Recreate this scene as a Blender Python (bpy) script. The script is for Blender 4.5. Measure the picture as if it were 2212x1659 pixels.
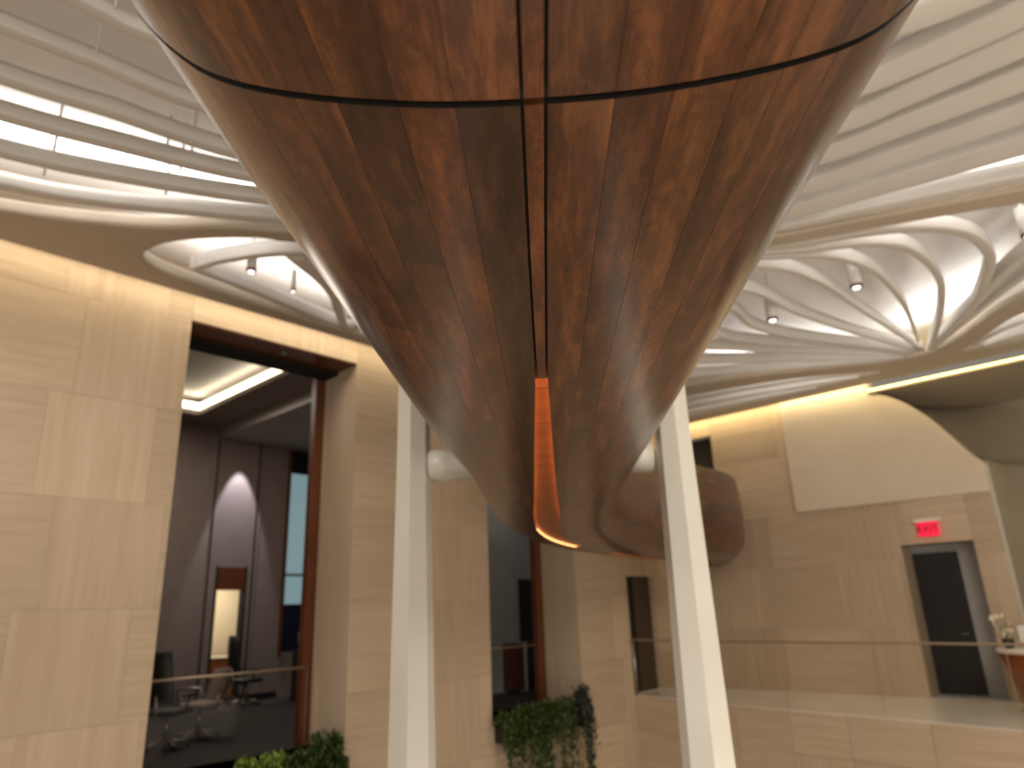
import bpy, bmesh, math, random
from mathutils import Vector, Matrix
random.seed(7)
S = bpy.context.scene
for o in list(bpy.data.objects): bpy.data.objects.remove(o)
COL = S.collection
rad = math.radians
EYE = 1.68            # eye height above the upper floor (z = 0)

# ------------------------------------------------------------------ camera
cam = bpy.data.cameras.new('camera'); camo = bpy.data.objects.new('camera', cam); COL.objects.link(camo)
cam.sensor_width = 36; cam.lens = 24.74; cam.clip_start = .05
pitch, roll, az = rad(17.8), rad(2.17), rad(42.3)
fw = Vector((math.cos(az)*math.cos(pitch), math.sin(az)*math.cos(pitch), math.sin(pitch)))
r0 = Vector((math.sin(az), -math.cos(az), 0)); u0 = r0.cross(fw)
rr = r0*math.cos(roll) - u0*math.sin(roll); uu = rr.cross(fw)
camo.matrix_world = Matrix(((rr.x, uu.x, -fw.x, 0), (rr.y, uu.y, -fw.y, 0), (rr.z, uu.z, -fw.z, EYE), (0, 0, 0, 1)))
cam.dof.use_dof = True; cam.dof.focus_distance = 1.65; cam.dof.aperture_fstop = 2.3
S.camera = camo

# ------------------------------------------------------------------ world, exposure, lights
w = bpy.data.worlds.new('world'); S.world = w; w.use_nodes = True
w.node_tree.nodes['Background'].inputs[0].default_value = (1, .9, .78, 1)
w.node_tree.nodes['Background'].inputs[1].default_value = .17
S.view_settings.view_transform = 'Standard'; S.view_settings.look = 'None'
S.view_settings.gamma = 1; S.view_settings.use_curve_mapping = False
S.view_settings.exposure = 0.46

def area(name, loc, d, sx, sy, power, col, spread=180):
    l = bpy.data.lights.new(name, 'AREA'); l.shape = 'RECTANGLE'; l.size = sx; l.size_y = sy
    l.energy = power; l.color = col; l.spread = rad(spread)
    o = bpy.data.objects.new(name, l); COL.objects.link(o); o.location = loc
    o.rotation_euler = Vector(d).to_track_quat('-Z', 'Y').to_euler(); return o
def strip(name, a, b, z, power, col, d, wid=.08, spread=180):
    """LED strip lamp from a to b"""
    a = Vector((*a, z)); b = Vector((*b, z)); L = (b-a).length
    o = area(name, (a+b)/2, d, L, wid, power, col, spread)
    x = (b-a).normalized(); zz = -Vector(d).normalized(); y = zz.cross(x).normalized(); zz = x.cross(y)
    o.rotation_euler = Matrix((x, y, zz)).transposed().to_euler(); return o
def spot(name, loc, d, power, col, ang, blend=.6, r=.04):
    l = bpy.data.lights.new(name, 'SPOT'); l.energy = power; l.color = col
    l.spot_size = rad(ang); l.spot_blend = blend; l.shadow_soft_size = r
    o = bpy.data.objects.new(name, l); COL.objects.link(o); o.location = loc
    o.rotation_euler = Vector(d).to_track_quat('-Z', 'Y').to_euler(); return o
WARM = (1, .82, .53); NEUT = (1, .965, .93); SOFT = (1, .89, .76)
strip('cove_lamp', (-3, 8.33), (13.7, 8.33), 5.68, 42, WARM, (0, .45, -1), .28)
strip('cove_lamp', (14.2, -1.5), (14.2, 8.3), 5.66, 42, (1, .76, .34), (.4, 0, -1), .16)
# uplights lying on the ceiling fins, washing the upper ceiling
strip('uplight', (-.5, 7.35), (3.0, 6.35), 5.70, 34, NEUT, (.0, .15, 1), .1, 140)
strip('uplight', (7.5, 2.3), (8.4, -.3), 5.72, 34, NEUT, (0, 0, 1), .1)
strip('uplight', (2.6, 7.75), (6, 8.0), 5.70, 15, NEUT, (0, -.2, 1), .1)
strip('uplight', (12.9, 2.6), (11.6, .7), 5.70, 20, NEUT, (-.1, .1, 1), .1)
strip('uplight', (12.7, 3.6), (11.7, 5.6), 5.70, 16, NEUT, (-.1, 0, 1), .1)
strip('uplight', (13.75, 3.4), (13.75, 7.4), 5.66, 40, NEUT, (-.2, 0, 1), .08)
# added fill lamps out of view, for general light and hull highlights
area('front_fill_lamp', (-7, -6, 2.0), (.75, .65, -.22), 9, 5, 150, SOFT, 130)
area('overhead_fill_lamp', (1.5, -3.6, 5.3), (.12, .1, -1), 4.0, 3.0, 520, SOFT)  # both overhead lamps are added, unseen, to brighten walls and hull edges
area('overhead_fill_lamp', (-2.8, 4.6, 5.3), (.1, -.05, -1), 2.4, 4.0, 230, SOFT)
area('low_fill_lamp', (8.5, -4.5, -2.0), (-.25, .85, .35), 7, 3, 250, (1, .84, .66))  # both low lamps are added, unseen, to light the hull from below
area('low_fill_lamp', (-2, -4.0, -2.2), (.62, .6, .25), 6, 3, 92, (1, .82, .62))

# ------------------------------------------------------------------ materials
def mat(name, col, rough=.6, metal=0, emit=None, es=0, coat=0, spec=.5):
    m = bpy.data.materials.new(name); m.use_nodes = True; b = m.node_tree.nodes['Principled BSDF']
    b.inputs['Base Color'].default_value = (*col, 1); b.inputs['Roughness'].default_value = rough
    b.inputs['Metallic'].default_value = metal; b.inputs['Coat Weight'].default_value = coat
    b.inputs['Specular IOR Level'].default_value = spec
    if emit: b.inputs['Emission Color'].default_value = (*emit, 1); b.inputs['Emission Strength'].default_value = es
    return m
def N(m, t, **k):
    n = m.node_tree.nodes.new(t)
    for a, v in k.items(): setattr(n, a, v)
    return n
def L(m, a, b): m.node_tree.links.new(a, b)
def noisy(name, c1, c2, scale=(4, 4, 4), rough=.6, detail=4, bump=0, coord='Object', **k):
    m = mat(name, c1, rough, **k); b = m.node_tree.nodes['Principled BSDF']
    tc = N(m, 'ShaderNodeTexCoord'); mp = N(m, 'ShaderNodeMapping'); mp.inputs['Scale'].default_value = scale
    no = N(m, 'ShaderNodeTexNoise'); no.inputs['Detail'].default_value = detail; no.inputs['Scale'].default_value = 1
    cr = N(m, 'ShaderNodeValToRGB'); cr.color_ramp.elements[0].color = (*c1, 1); cr.color_ramp.elements[1].color = (*c2, 1)
    cr.color_ramp.elements[0].position = .3; cr.color_ramp.elements[1].position = .7
    L(m, tc.outputs[coord], mp.inputs[0]); L(m, mp.outputs[0], no.inputs['Vector']); L(m, no.outputs['Fac'], cr.inputs[0])
    L(m, cr.outputs[0], b.inputs['Base Color'])
    if bump:
        bp = N(m, 'ShaderNodeBump'); bp.inputs['Strength'].default_value = bump; bp.inputs['Distance'].default_value = .01
        L(m, no.outputs['Fac'], bp.inputs['Height']); L(m, bp.outputs[0], b.inputs['Normal'])
    return m

def plank_material():
    """stained maple planks under satin lacquer; UV u runs along the plank in metres"""
    m = mat('stained_maple', (.12, .04, .015), .42, coat=.75); b = m.node_tree.nodes['Principled BSDF']
    b.inputs['Coat Roughness'].default_value = .22; b.inputs['Coat IOR'].default_value = 1.42; b.inputs['Specular IOR Level'].default_value = .3
    tc = N(m, 'ShaderNodeTexCoord'); oi = N(m, 'ShaderNodeObjectInfo')
    off = N(m, 'ShaderNodeVectorMath', operation='SCALE'); cx = N(m, 'ShaderNodeCombineXYZ')
    L(m, oi.outputs['Random'], cx.inputs[0]); L(m, oi.outputs['Random'], cx.inputs[1]); off.inputs['Scale'].default_value = 37
    L(m, cx.outputs[0], off.inputs[0])
    ad = N(m, 'ShaderNodeVectorMath', operation='ADD'); L(m, tc.outputs['UV'], ad.inputs[0]); L(m, off.outputs[0], ad.inputs[1])
    def noise(sc, detail, dist=0):
        mp = N(m, 'ShaderNodeMapping'); mp.inputs['Scale'].default_value = sc
        n = N(m, 'ShaderNodeTexNoise'); n.inputs['Scale'].default_value = 1; n.inputs['Detail'].default_value = detail
        n.inputs['Distortion'].default_value = dist
        L(m, ad.outputs[0], mp.inputs[0]); L(m, mp.outputs[0], n.inputs['Vector']); return n
    blotch = noise((2.6, 17, 1), 6, .5); grain = noise((9, 260, 1), 4, .3); fig = noise((2.2, 16, 1), 1.5, 1.6)
    # figure rings: sine of a warped field
    mul = N(m, 'ShaderNodeMath', operation='MULTIPLY'); mul.inputs[1].default_value = 95; L(m, fig.outputs['Fac'], mul.inputs[0])
    sn = N(m, 'ShaderNodeMath', operation='SINE'); L(m, mul.outputs[0], sn.inputs[0])
    pw = N(m, 'ShaderNodeMath', operation='POWER'); ab = N(m, 'ShaderNodeMath', operation='ABSOLUTE')
    L(m, sn.outputs[0], ab.inputs[0]); L(m, ab.outputs[0], pw.inputs[0]); pw.inputs[1].default_value = 10
    cr = N(m, 'ShaderNodeValToRGB'); e = cr.color_ramp.elements
    e[0].position = .18; e[0].color = (.012, .0038, .0014, 1); e[1].position = .85; e[1].color = (.185, .070, .024, 1)
    mid = cr.color_ramp.elements.new(.5); mid.color = (.062, .021, .0075, 1)
    s1 = N(m, 'ShaderNodeMath', operation='MULTIPLY_ADD'); s1.inputs[1].default_value = .30
    mot = noise((22, 55, 1), 3, .4); s0 = N(m, 'ShaderNodeMath', operation='MULTIPLY_ADD'); s0.inputs[1].default_value = .34
    L(m, mot.outputs['Fac'], s0.inputs[0]); L(m, blotch.outputs['Fac'], s0.inputs[2])
    L(m, grain.outputs['Fac'], s1.inputs[0]); L(m, s0.outputs[0], s1.inputs[2])
    s2 = N(m, 'ShaderNodeMath', operation='MULTIPLY_ADD'); s2.inputs[1].default_value = .07
    L(m, pw.outputs[0], s2.inputs[0]); L(m, s1.outputs[0], s2.inputs[2])
    s3 = N(m, 'ShaderNodeMath', operation='SUBTRACT'); s3.inputs[1].default_value = .33; L(m, s2.outputs[0], s3.inputs[0])
    L(m, s3.outputs[0], cr.inputs[0])
    mx = N(m, 'ShaderNodeMix', data_type='RGBA', blend_type='MULTIPLY'); mx.inputs['Factor'].default_value = 1
    L(m, cr.outputs[0], mx.inputs['A']); L(m, oi.outputs['Color'], mx.inputs['B']); L(m, mx.outputs['Result'], b.inputs['Base Color'])
    bp = N(m, 'ShaderNodeBump'); bp.inputs['Strength'].default_value = .06; bp.inputs['Distance'].default_value = .002
    L(m, grain.outputs['Fac'], bp.inputs['Height']); L(m, bp.outputs[0], b.inputs['Normal'])
    rg = N(m, 'ShaderNodeMapRange'); rg.inputs['To Min'].default_value = .34; rg.inputs['To Max'].default_value = .5
    L(m, blotch.outputs['Fac'], rg.inputs['Value']); L(m, rg.outputs[0], b.inputs['Roughness'])
    return m
MWOOD = plank_material()

def stone_material(name, vert):
    sc = (.9, .9, 15)
    if vert: sc = (13, 13, .6)
    m = mat(name, (.5, .38, .24), .55); b = m.node_tree.nodes['Principled BSDF']
    tc = N(m, 'ShaderNodeTexCoord'); oi = N(m, 'ShaderNodeObjectInfo'); mp = N(m, 'ShaderNodeMapping')
    mp.inputs['Scale'].default_value = sc
    no = N(m, 'ShaderNodeTexNoise'); no.inputs['Scale'].default_value = 1; no.inputs['Detail'].default_value = 5; no.inputs['Distortion'].default_value = .35
    geo = N(m, 'ShaderNodeNewGeometry'); cx = N(m, 'ShaderNodeMath', operation='MULTIPLY'); cx.inputs[1].default_value = 50
    L(m, oi.outputs['Random'], cx.inputs[0])
    ad = N(m, 'ShaderNodeVectorMath', operation='ADD'); L(m, geo.outputs['Position'], ad.inputs[0]); L(m, cx.outputs[0], ad.inputs[1])
    L(m, ad.outputs[0], mp.inputs[0]); L(m, mp.outputs[0], no.inputs['Vector'])
    cr = N(m, 'ShaderNodeValToRGB'); cr.color_ramp.elements[0].position = .3; cr.color_ramp.elements[1].position = .72
    cr.color_ramp.elements[0].color = (.47, .36, .245, 1); cr.color_ramp.elements[1].color = (.57, .45, .33, 1)
    hs = N(m, 'ShaderNodeHueSaturation'); mr = N(m, 'ShaderNodeMapRange'); mr.inputs['To Min'].default_value = .9; mr.inputs['To Max'].default_value = 1.1
    L(m, oi.outputs['Random'], mr.inputs['Value']); L(m, mr.outputs[0], hs.inputs['Value'])
    L(m, no.outputs['Fac'], cr.inputs[0]); L(m, cr.outputs[0], hs.inputs['Color']); L(m, hs.outputs[0], b.inputs['Base Color'])
    return m
MSTH = stone_material('limestone_cross_grain', False); MSTV = stone_material('limestone_long_grain', True)
MWHITE = noisy('white_plaster', (.78, .76, .73), (.82, .80, .77), (3, 3, 3), .5)
MFIN = noisy('white_gypsum', (.70, .68, .65), (.75, .73, .70), (2, 2, 2), .42)
MSOFF = noisy('soffit_plaster_shaded', (.50, .43, .34), (.54, .47, .38), (2, 2, 2), .6)  # white paint toned down to tan, the soffit's shade put into the colour
MCOL = noisy('white_painted_steel', (.56, .54, .49), (.60, .58, .53), (2, 2, 2), .32)
MDARK = mat('dark_recess', (.006, .004, .003), .8)
MBROWN = noisy('walnut_frame', (.10, .028, .009), (.15, .045, .015), (30, 30, 2), .35)
MCARPET = noisy('charcoal_carpet', (.022, .02, .018), (.035, .03, .028), (60, 60, 60), .95)
MROOM = noisy('taupe_paint', (.24, .19, .165), (.27, .215, .185), (3, 3, 3), .7)
MROOMC = noisy('taupe_ceiling_paint', (.40, .36, .33), (.44, .40, .36), (3, 3, 3), .7)
MGREYW = noisy('grey_paint', (.42, .42, .42), (.46, .46, .45), (2, 2, 2), .6)
MMARB = noisy('cream_marble', (.74, .70, .63), (.82, .78, .71), (1.5, 1.5, 1.5), .18, 8)
MBLACK = mat('black_panel', (.012, .011, .010), .45)
MSTEEL = mat('brushed_steel', (.5, .48, .45), .35, 1)
MBRONZE = mat('rail_metal', (.42, .33, .24), .35, .6)
MPLAST = noisy('black_plastic', (.012, .012, .013), (.02, .02, .02), (20, 20, 20), .5)
MCOPPER = noisy('copper_toned_maple', (.30, .095, .03), (.42, .15, .05), (8, 8, 40), .35)
MLEDO = mat('led_amber', (.9, .4, .1), .5, emit=(1, .42, .15), es=6)
MLEDY = mat('led_yellow', (.9, .8, .4), .5, emit=(1, .78, .22), es=3.2)
MLEDW = mat('led_warm_white', (.9, .85, .7), .5, emit=(1, .87, .62), es=2.6)
MLENS = mat('lamp_lens', (.9, .9, .9), .2, emit=(1, .95, .88), es=2.0)

def glass_material():
    m = bpy.data.materials.new('clear_glass'); m.use_nodes = True; nt = m.node_tree; nt.nodes.clear()
    o = N(m, 'ShaderNodeOutputMaterial'); t = N(m, 'ShaderNodeBsdfTransparent'); g = N(m, 'ShaderNodeBsdfGlossy'); x = N(m, 'ShaderNodeMixShader')
    t.inputs[0].default_value = (.985, .982, .975, 1); g.inputs['Roughness'].default_value = .03
    fr = N(m, 'ShaderNodeFresnel'); fr.inputs[0].default_value = 1.08
    L(m, fr.outputs[0], x.inputs[0]); L(m, t.outputs[0], x.inputs[1]); L(m, g.outputs[0], x.inputs[2]); L(m, x.outputs[0], o.inputs[0]); return m
MGLASS = glass_material()

# ------------------------------------------------------------------ helpers
def link(name, me, m, parent=None, smooth=False):
    o = bpy.data.objects.new(name, me); COL.objects.link(o)
    if m and not me.materials: me.materials.append(m)
    if parent: o.parent = parent
    if smooth:
        for p in me.polygons: p.use_smooth = True
    return o
def mesh(name, vs, fs, m, parent=None, smooth=False):
    me = bpy.data.meshes.new(name); me.from_pydata([tuple(v) for v in vs], [], fs); me.update()
    return link(name, me, m, parent, smooth)
def bmobj(name, bm, m, parent=None, smooth=False):
    bmesh.ops.recalc_face_normals(bm, faces=bm.faces)
    me = bpy.data.meshes.new(name); bm.to_mesh(me); bm.free(); return link(name, me, m, parent, smooth)
def add_box(bm, lo, hi, bev=0):
    r = bmesh.ops.create_cube(bm, size=1); vs = r['verts']
    for v in vs: v.co = Vector(((lo[i]+hi[i])/2 + v.co[i]*(hi[i]-lo[i]) for i in range(3)))
    if bev:
        es = list({e for v in vs for e in v.link_edges}); bmesh.ops.bevel(bm, geom=es, offset=bev, segments=2, affect='EDGES', profile=.5)
def box(name, lo, hi, m, parent=None, bev=0):
    bm = bmesh.new(); add_box(bm, lo, hi, bev); return bmobj(name, bm, m, parent)
def tube_bm(bm, pts, r, seg=10, cap=True):
    pts = [Vector(p) for p in pts]; rings = []
    rs = r if isinstance(r, (list, tuple)) else [r]*len(pts)
    up = Vector((0, 0, 1)); prev = None
    for i, p in enumerate(pts):
        t = (pts[min(i+1, len(pts)-1)] - pts[max(i-1, 0)]).normalized()
        a = prev if prev is not None else (up if abs(t.z) < .9 else Vector((1, 0, 0)))
        x = (a - t*a.dot(t)).normalized(); y = t.cross(x); prev = x
        rings.append([bm.verts.new(p + (x*math.cos(q)+y*math.sin(q))*rs[i]) for q in [2*math.pi*k/seg for k in range(seg)]])
    for a, b in zip(rings, rings[1:]):
        for k in range(seg): bm.faces.new((a[k], a[(k+1) % seg], b[(k+1) % seg], b[k]))
    if cap: bm.faces.new(rings[0][::-1]); bm.faces.new(rings[-1])
def tube(name, pts, r, m, parent=None, seg=12):
    bm = bmesh.new(); tube_bm(bm, pts, r, seg); return bmobj(name, bm, m, parent, True)
def lathe(name, prof, c, m, parent=None, seg=20, smooth=True):
    bm = bmesh.new(); rings = []
    for (r, z) in prof: rings.append([bm.verts.new((c[0]+r*math.cos(2*math.pi*k/seg), c[1]+r*math.sin(2*math.pi*k/seg), c[2]+z)) for k in range(seg)])
    for a, b in zip(rings, rings[1:]):
        for k in range(seg): bm.faces.new((a[k], a[(k+1) % seg], b[(k+1) % seg], b[k]))
    bm.faces.new(rings[0][::-1]); bm.faces.new(rings[-1]); return bmobj(name, bm, m, parent, smooth)
def prism(name, poly, z0, z1, m, parent=None, bev=0):
    bm = bmesh.new(); a = [bm.verts.new((x, y, z0)) for x, y in poly]; b = [bm.verts.new((x, y, z1)) for x, y in poly]; n = len(poly)
    bm.faces.new(a); bm.faces.new(b)
    for i in range(n): bm.faces.new((a[i], a[(i+1) % n], b[(i+1) % n], b[i]))
    return bmobj(name, bm, m, parent)
def empty(name, loc=(0, 0, 0)):
    o = bpy.data.objects.new(name, None); COL.objects.link(o); o.location = loc; o.empty_display_size = .1; return o
def tag(o, label, cat, group=None):
    o['label'] = label; o['category'] = cat
    if group: o['group'] = group
    return o
def struct(o): o['kind'] = 'structure'; return o
def catmull(pts, n=8):
    P = [Vector(p) for p in pts]; P = [P[0]*2-P[1]] + P + [P[-1]*2-P[-2]]; out = []
    for i in range(1, len(P)-2):
        for k in range(n):
            t = k/n; a, b, c, d = P[i-1], P[i], P[i+1], P[i+2]
            out.append(.5*((2*b)+(c-a)*t+(2*a-5*b+4*c-d)*t*t+(3*b-a-3*c+d)*t**3))
    out.append(P[-2]); return out
def root_at(o, children):   # keep world places of children built in world coordinates
    for c in children: c.parent = o; c.matrix_parent_inverse = Matrix.Translation(-o.location)

# ================================================================== THE SETTING
YA, XB, ZC = 8.6, 14.4, 5.5          # left wall plane, right wall plane, ceiling soffit
GZ = -4.2                            # lower lobby floor
floor = struct(box('floor', (-8, -9, GZ-.2), (16, 17, GZ), noisy('brown_stone_floor', (.20, .15, .11), (.28, .22, .16), (1.5, 1.5, 1.5), .3)))

def panel_wall(wall, u_rng, z_rng, place, holes, seed, du=1.5, dz=1.15):
    """stone panels laid in a basket pattern: blocks of cross grain and of long grain panels"""
    rnd = random.Random(seed); z = z_rng[0]; row = 0; G = .0012
    cells = []
    while z < z_rng[1]-.05:
        z1 = min(z+dz, z_rng[1]); u = u_rng[0]-(row % 2)*du*.6; k = row % 2
        while u < u_rng[1]:
            if k % 2 == 0: cells.append((u, u+du*.95, z, z1, False)); u += du*.95
            else:
                wv = du*.75; cells.append((u, u+wv, z, z1, True)); u += wv
            k += 1
        z = z1; row += 1
    for (a, b, c, d, vert) in cells:
        a, b = max(a, u_rng[0]), min(b, u_rng[1])
        if b-a < .04: continue
        pieces = [(a, b, c, d)]
        for (h0, h1, g0, g1) in holes:
            nxt = []
            for (p, q, s, t) in pieces:
                if q <= h0 or p >= h1 or t <= g0 or s >= g1: nxt.append((p, q, s, t)); continue
                if p < h0: nxt.append((p, h0, s, t))
                if q > h1: nxt.append((h1, q, s, t))
                pp, qq = max(p, h0), min(q, h1)
                if s < g0: nxt.append((pp, qq, s, g0))
                if t > g1: nxt.append((pp, qq, g1, t))
            pieces = nxt
        for (p, q, s, t) in pieces:
            if q-p < .03 or t-s < .03: continue
            place('panel', p+G, q-G, s+G, t-G, rnd.uniform(0, .002), MSTV if vert else MSTH, wall)

# ---- left wall with its two tall openings
O1 = (3.40, 5.95, 0, 5.37); O2 = (8.69, 11.06, 0, 5.37)
wa = bmesh.new()
for lo, hi in (((-4, GZ), (3.40, 6.3)), ((3.40, GZ), (5.95, 0)), ((3.40, 5.37), (5.95, 6.3)), ((5.95, GZ), (8.69, 6.3)),
               ((8.69, GZ), (11.06, 0)), ((8.69, 5.37), (11.06, 6.3)), ((11.06, GZ), (12.75, 6.3)), ((12.75, GZ), (13.8, 0)),
               ((12.75, 2.27), (13.8, 6.3)), ((13.8, GZ), (14.75, 6.3))):
    add_box(wa, (lo[0], YA+.02, lo[1]), (hi[0], YA+.85, hi[1]))
wall_left = struct(bmobj('wall_left', wa, MSTH))
def place_A(n, p, q, s, t, e, m, par): box(n, (p, YA-e, s), (q, YA+.022, t), m, par)
panel_wall(wall_left, (-2, 14.4), (-1.6, 5.85), place_A, [O1, O2, (12.75, 13.8, 0, 2.27)], 3)
# stone linings of the right reveals
for x in (5.95, 11.06):
    box('reveal_lining', (x-.015, YA, 0), (x+.01, YA+.85, 5.37), MSTV, wall_left)
    box('door_track', (x-2.6, YA+.50, 5.30), (x-.02, YA+.86, 5.40), MDARK, wall_left)
    box('soffit_lining', (x-2.6, YA+.01, 5.35), (x-.02, YA+.5, 5.375), MBROWN, wall_left)
lp = empty('downlight', (4.85, YA+.28, 5.34)); tag(lp, 'tiny recessed downlight in the dark timber soffit of the left opening', 'light')
root_at(lp, [lathe('trim_ring', [(.05, 0), (.05, .012), (.03, .014)], (4.85, YA+.28, 5.337), MSTEEL, None, 14)])

# ---- right wall, its free edge curving up to the ceiling
D2 = (2.57, 3.72, 0, 2.54)
edge = [(2.15, GZ), (2.15, 3.5), (2.17, 3.85), (2.38, 4.08), (2.62, 4.45), (2.89, 4.84), (3.2, 5.15), (3.55, 5.36), (3.75, 5.42)]
def wallB(name, x0, x1, m):
    bm = bmesh.new()
    def quad(y0, z0, y1, z1): add_box(bm, (x0, y0, z0), (x1, y1, z1))
    quad(2.15, GZ, 2.57, 3.8); quad(2.57, 2.54, 3.72, 3.8); quad(3.72, GZ, 7.15, 3.8); quad(8.2, GZ, 8.75, 6.3)
    quad(2.57, GZ, 3.72, 0); quad(7.15, GZ, 8.2, 3.0); quad(7.15, 5.25, 8.2, 6.3)
    poly = [(2.15, 3.8)] + catmull([(y, z, 0) for y, z in edge[2:]], 5)
    poly = [(p[0], p[1]) for p in poly] + [(3.75, 6.3), (7.15, 6.3), (7.15, 3.8)]
    a = [bm.verts.new((x0, y, z)) for y, z in poly]; b = [bm.verts.new((x1, y, z)) for y, z in poly]; n = len(poly)
    bm.faces.new(a); bm.faces.new(b)
    for i in range(n): bm.faces.new((a[i], a[(i+1) % n], b[(i+1) % n], b[i]))
    return bmobj(name, bm, m)
wall_right = struct(wallB('wall_right', XB+.02, XB+.38, MWHITE))
def place_B(n, p, q, s, t, e, m, par): box(n, (XB-e, p, s), (XB+.022, q, t), m, par)
panel_wall(wall_right, (2.15, 8.6), (0, 3.33), place_B, [D2, (7.15, 8.2, 3.0, 5.25)], 5)
panel_wall(wall_right, (5.46, 8.6), (3.33, 6.0), place_B, [(7.15, 8.2, 3.0, 5.25)], 9)
# the big pale sculpted panel, standing proud at its left end and dying flush at the right
pc = [Vector((5.46, 5.62, 0)), Vector((5.46, 3.33, 0)), Vector((3.2, 3.33, 0)), Vector((2.15, 3.33, 0)), Vector((2.15, 3.7, 0))] + \
     catmull([(2.16, 3.85, 0), (2.38, 4.08, 0), (2.62, 4.45, 0), (2.89, 4.84, 0), (3.2, 5.15, 0), (3.55, 5.36, 0), (3.75, 5.42, 0)], 5) + [Vector((3.75, 5.62, 0))]
bm = bmesh.new(); n = len(pc)
def proud(y): return .012 + .10*max(0, min(1, (y-2.6)/2.8))
a = [bm.verts.new((XB-proud(p.x), p.x, p.y)) for p in pc]; b = [bm.verts.new((XB+.03, p.x, p.y)) for p in pc]
bm.faces.new(a); bm.faces.new(b)
for i in range(n): bm.faces.new((a[i], a[(i+1) % n], b[(i+1) % n], b[i]))
MPANEL = noisy('cream_plaster_panel', (.66, .57, .44), (.70, .61, .48), (2, 2, 2), .6)
bmobj('curved_panel', bm, MPANEL, wall_right)
# dark opening high up where the walkway lands
box('door_recess', (XB+.30, 7.15, 3.0), (XB+.36, 8.2, 5.25), MBLACK, wall_right)
# doorway with deep recess: grey back wall and black door leaf
d1 = struct(empty('door_1', (XB+.5, 3.1, 0)))
bm = bmesh.new(); add_box(bm, (XB+.62, 2.47, -.02), (XB+.7, 3.9, 2.7)); bw = bmobj('back_panel', bm, MGREYW)
leaf = box('door_leaf', (XB+.57, 2.97, .01), (XB+.62, 3.70, 2.40), MBLACK); head = box('door_head', (XB+.022, 2.5, 2.54), (XB+.62, 3.72, 2.6), MGREYW)
lever = tube('door_handle', [(XB+.57, 3.05, 1.0), (XB+.53, 3.05, 1.0), (XB+.53, 3.17, 1.0)], .01, MSTEEL)
sidep = box('reveal_lining', (XB+.0, 3.715, 0), (XB+.6, 3.735, 2.54), MSTV)
thr = box('threshold', (XB-.02, 2.57, -.06), (XB+.62, 3.72, .004), MGREYW)
root_at(d1, [bw, leaf, head, lever, sidep, thr])
# alcove beyond the curved edge: vaulted plaster surface
E2 = catmull([(2.15, 0, 0), (2.15, 3.0, 0), (2.17, 3.85, 0), (2.38, 4.08, 0), (2.62, 4.45, 0), (2.89, 4.84, 0), (3.2, 5.15, 0), (3.55, 5.36, 0), (3.75, 5.42, 0)], 5)
rows = []
for k in range(9):
    f = k/8; x = XB+.38 + 2.6*math.sin(f*math.pi/2); sh = 1-math.cos(f*math.pi/2)
    rows.append([Vector((x, p.x - 1.7*sh, p.y)) for p in E2])
vs = [v for r in rows for v in r]; m_ = len(E2)
fs = [(i*m_+j, i*m_+j+1, (i+1)*m_+j+1, (i+1)*m_+j) for i in range(8) for j in range(m_-1)]
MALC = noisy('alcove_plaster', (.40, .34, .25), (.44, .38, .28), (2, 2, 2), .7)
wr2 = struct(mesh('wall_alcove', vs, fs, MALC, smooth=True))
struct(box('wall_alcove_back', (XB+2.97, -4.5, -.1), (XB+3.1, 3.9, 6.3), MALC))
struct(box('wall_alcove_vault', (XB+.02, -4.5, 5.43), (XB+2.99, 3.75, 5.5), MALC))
bm = bmesh.new(); add_box(bm, (XB+.6, .6, 5.40), (XB+2.0, .66, 5.428)); add_box(bm, (XB+.6, .9, 5.40), (XB+2.0, .96, 5.428))
gr = bmobj('air_grille', bm, MBROWN); tag(gr, 'thin dark slot grille in the vault top right', 'vent')

# ---- balcony floor strip, its fascia, and floor of the rooms behind the left wall
EB = [(12.75, 8.62), (12.45, 7.4), (12.18, 6.2), (12.03, 5.2), (11.92, 4.27), (11.76, 3.1), (11.58, 1.99), (11.25, .4), (10.7, -2)]
ebs = [tuple(p[:2]) for p in catmull([(x, y, 0) for x, y in EB], 4)]
struct(prism('floor_balcony', ebs + [(17, -2), (17, 2.3), (XB+.02, 2.3), (XB+.02, 8.62)], -.22, 0, MMARB))
fas = struct(mesh('trim_balcony_fascia', [(x-.02, y, z) for x, y in ebs for z in (-4.2, -.22)] , [(2*i, 2*i+2, 2*i+3, 2*i+1) for i in range(len(ebs)-1)], MSTH))
for i in range(0, len(EB)-2):
    (x0, y0), (x1, y1) = EB[i], EB[i+1]
    for z0, z1, mm in ((-.62, -.02, MSTH), (-1.9, -.625, MSTV if i % 2 else MSTH)):
        d = Vector((x1-x0, y1-y0, 0)).normalized()*.004; nn = Vector((-1, .12, 0))*.035
        q = [Vector((x0, y0, z0))+d, Vector((x1, y1, z0))-d, Vector((x1, y1, z1))-d, Vector((x0, y0, z1))+d]
        mesh('panel', q + [v+nn for v in q], [(0, 1, 2, 3), (4, 7, 6, 5), (0, 4, 5, 1), (1, 5, 6, 2), (2, 6, 7, 3), (3, 7, 4, 0)], mm, fas)
struct(box('floor_rooms', (0, YA+.85, -.3), (16, 18, 0), MCARPET))
struct(box('floor_sill', (3.40, YA, -.3), (5.95, YA+.85, .0), MMARB)); struct(box('floor_sill_far', (8.69, YA, -.3), (11.06, YA+.85, .0), MMARB))
struct(box('floor_landing', (-6, -7, -.3), (2.2, 2.2, 0), MMARB))

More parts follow.
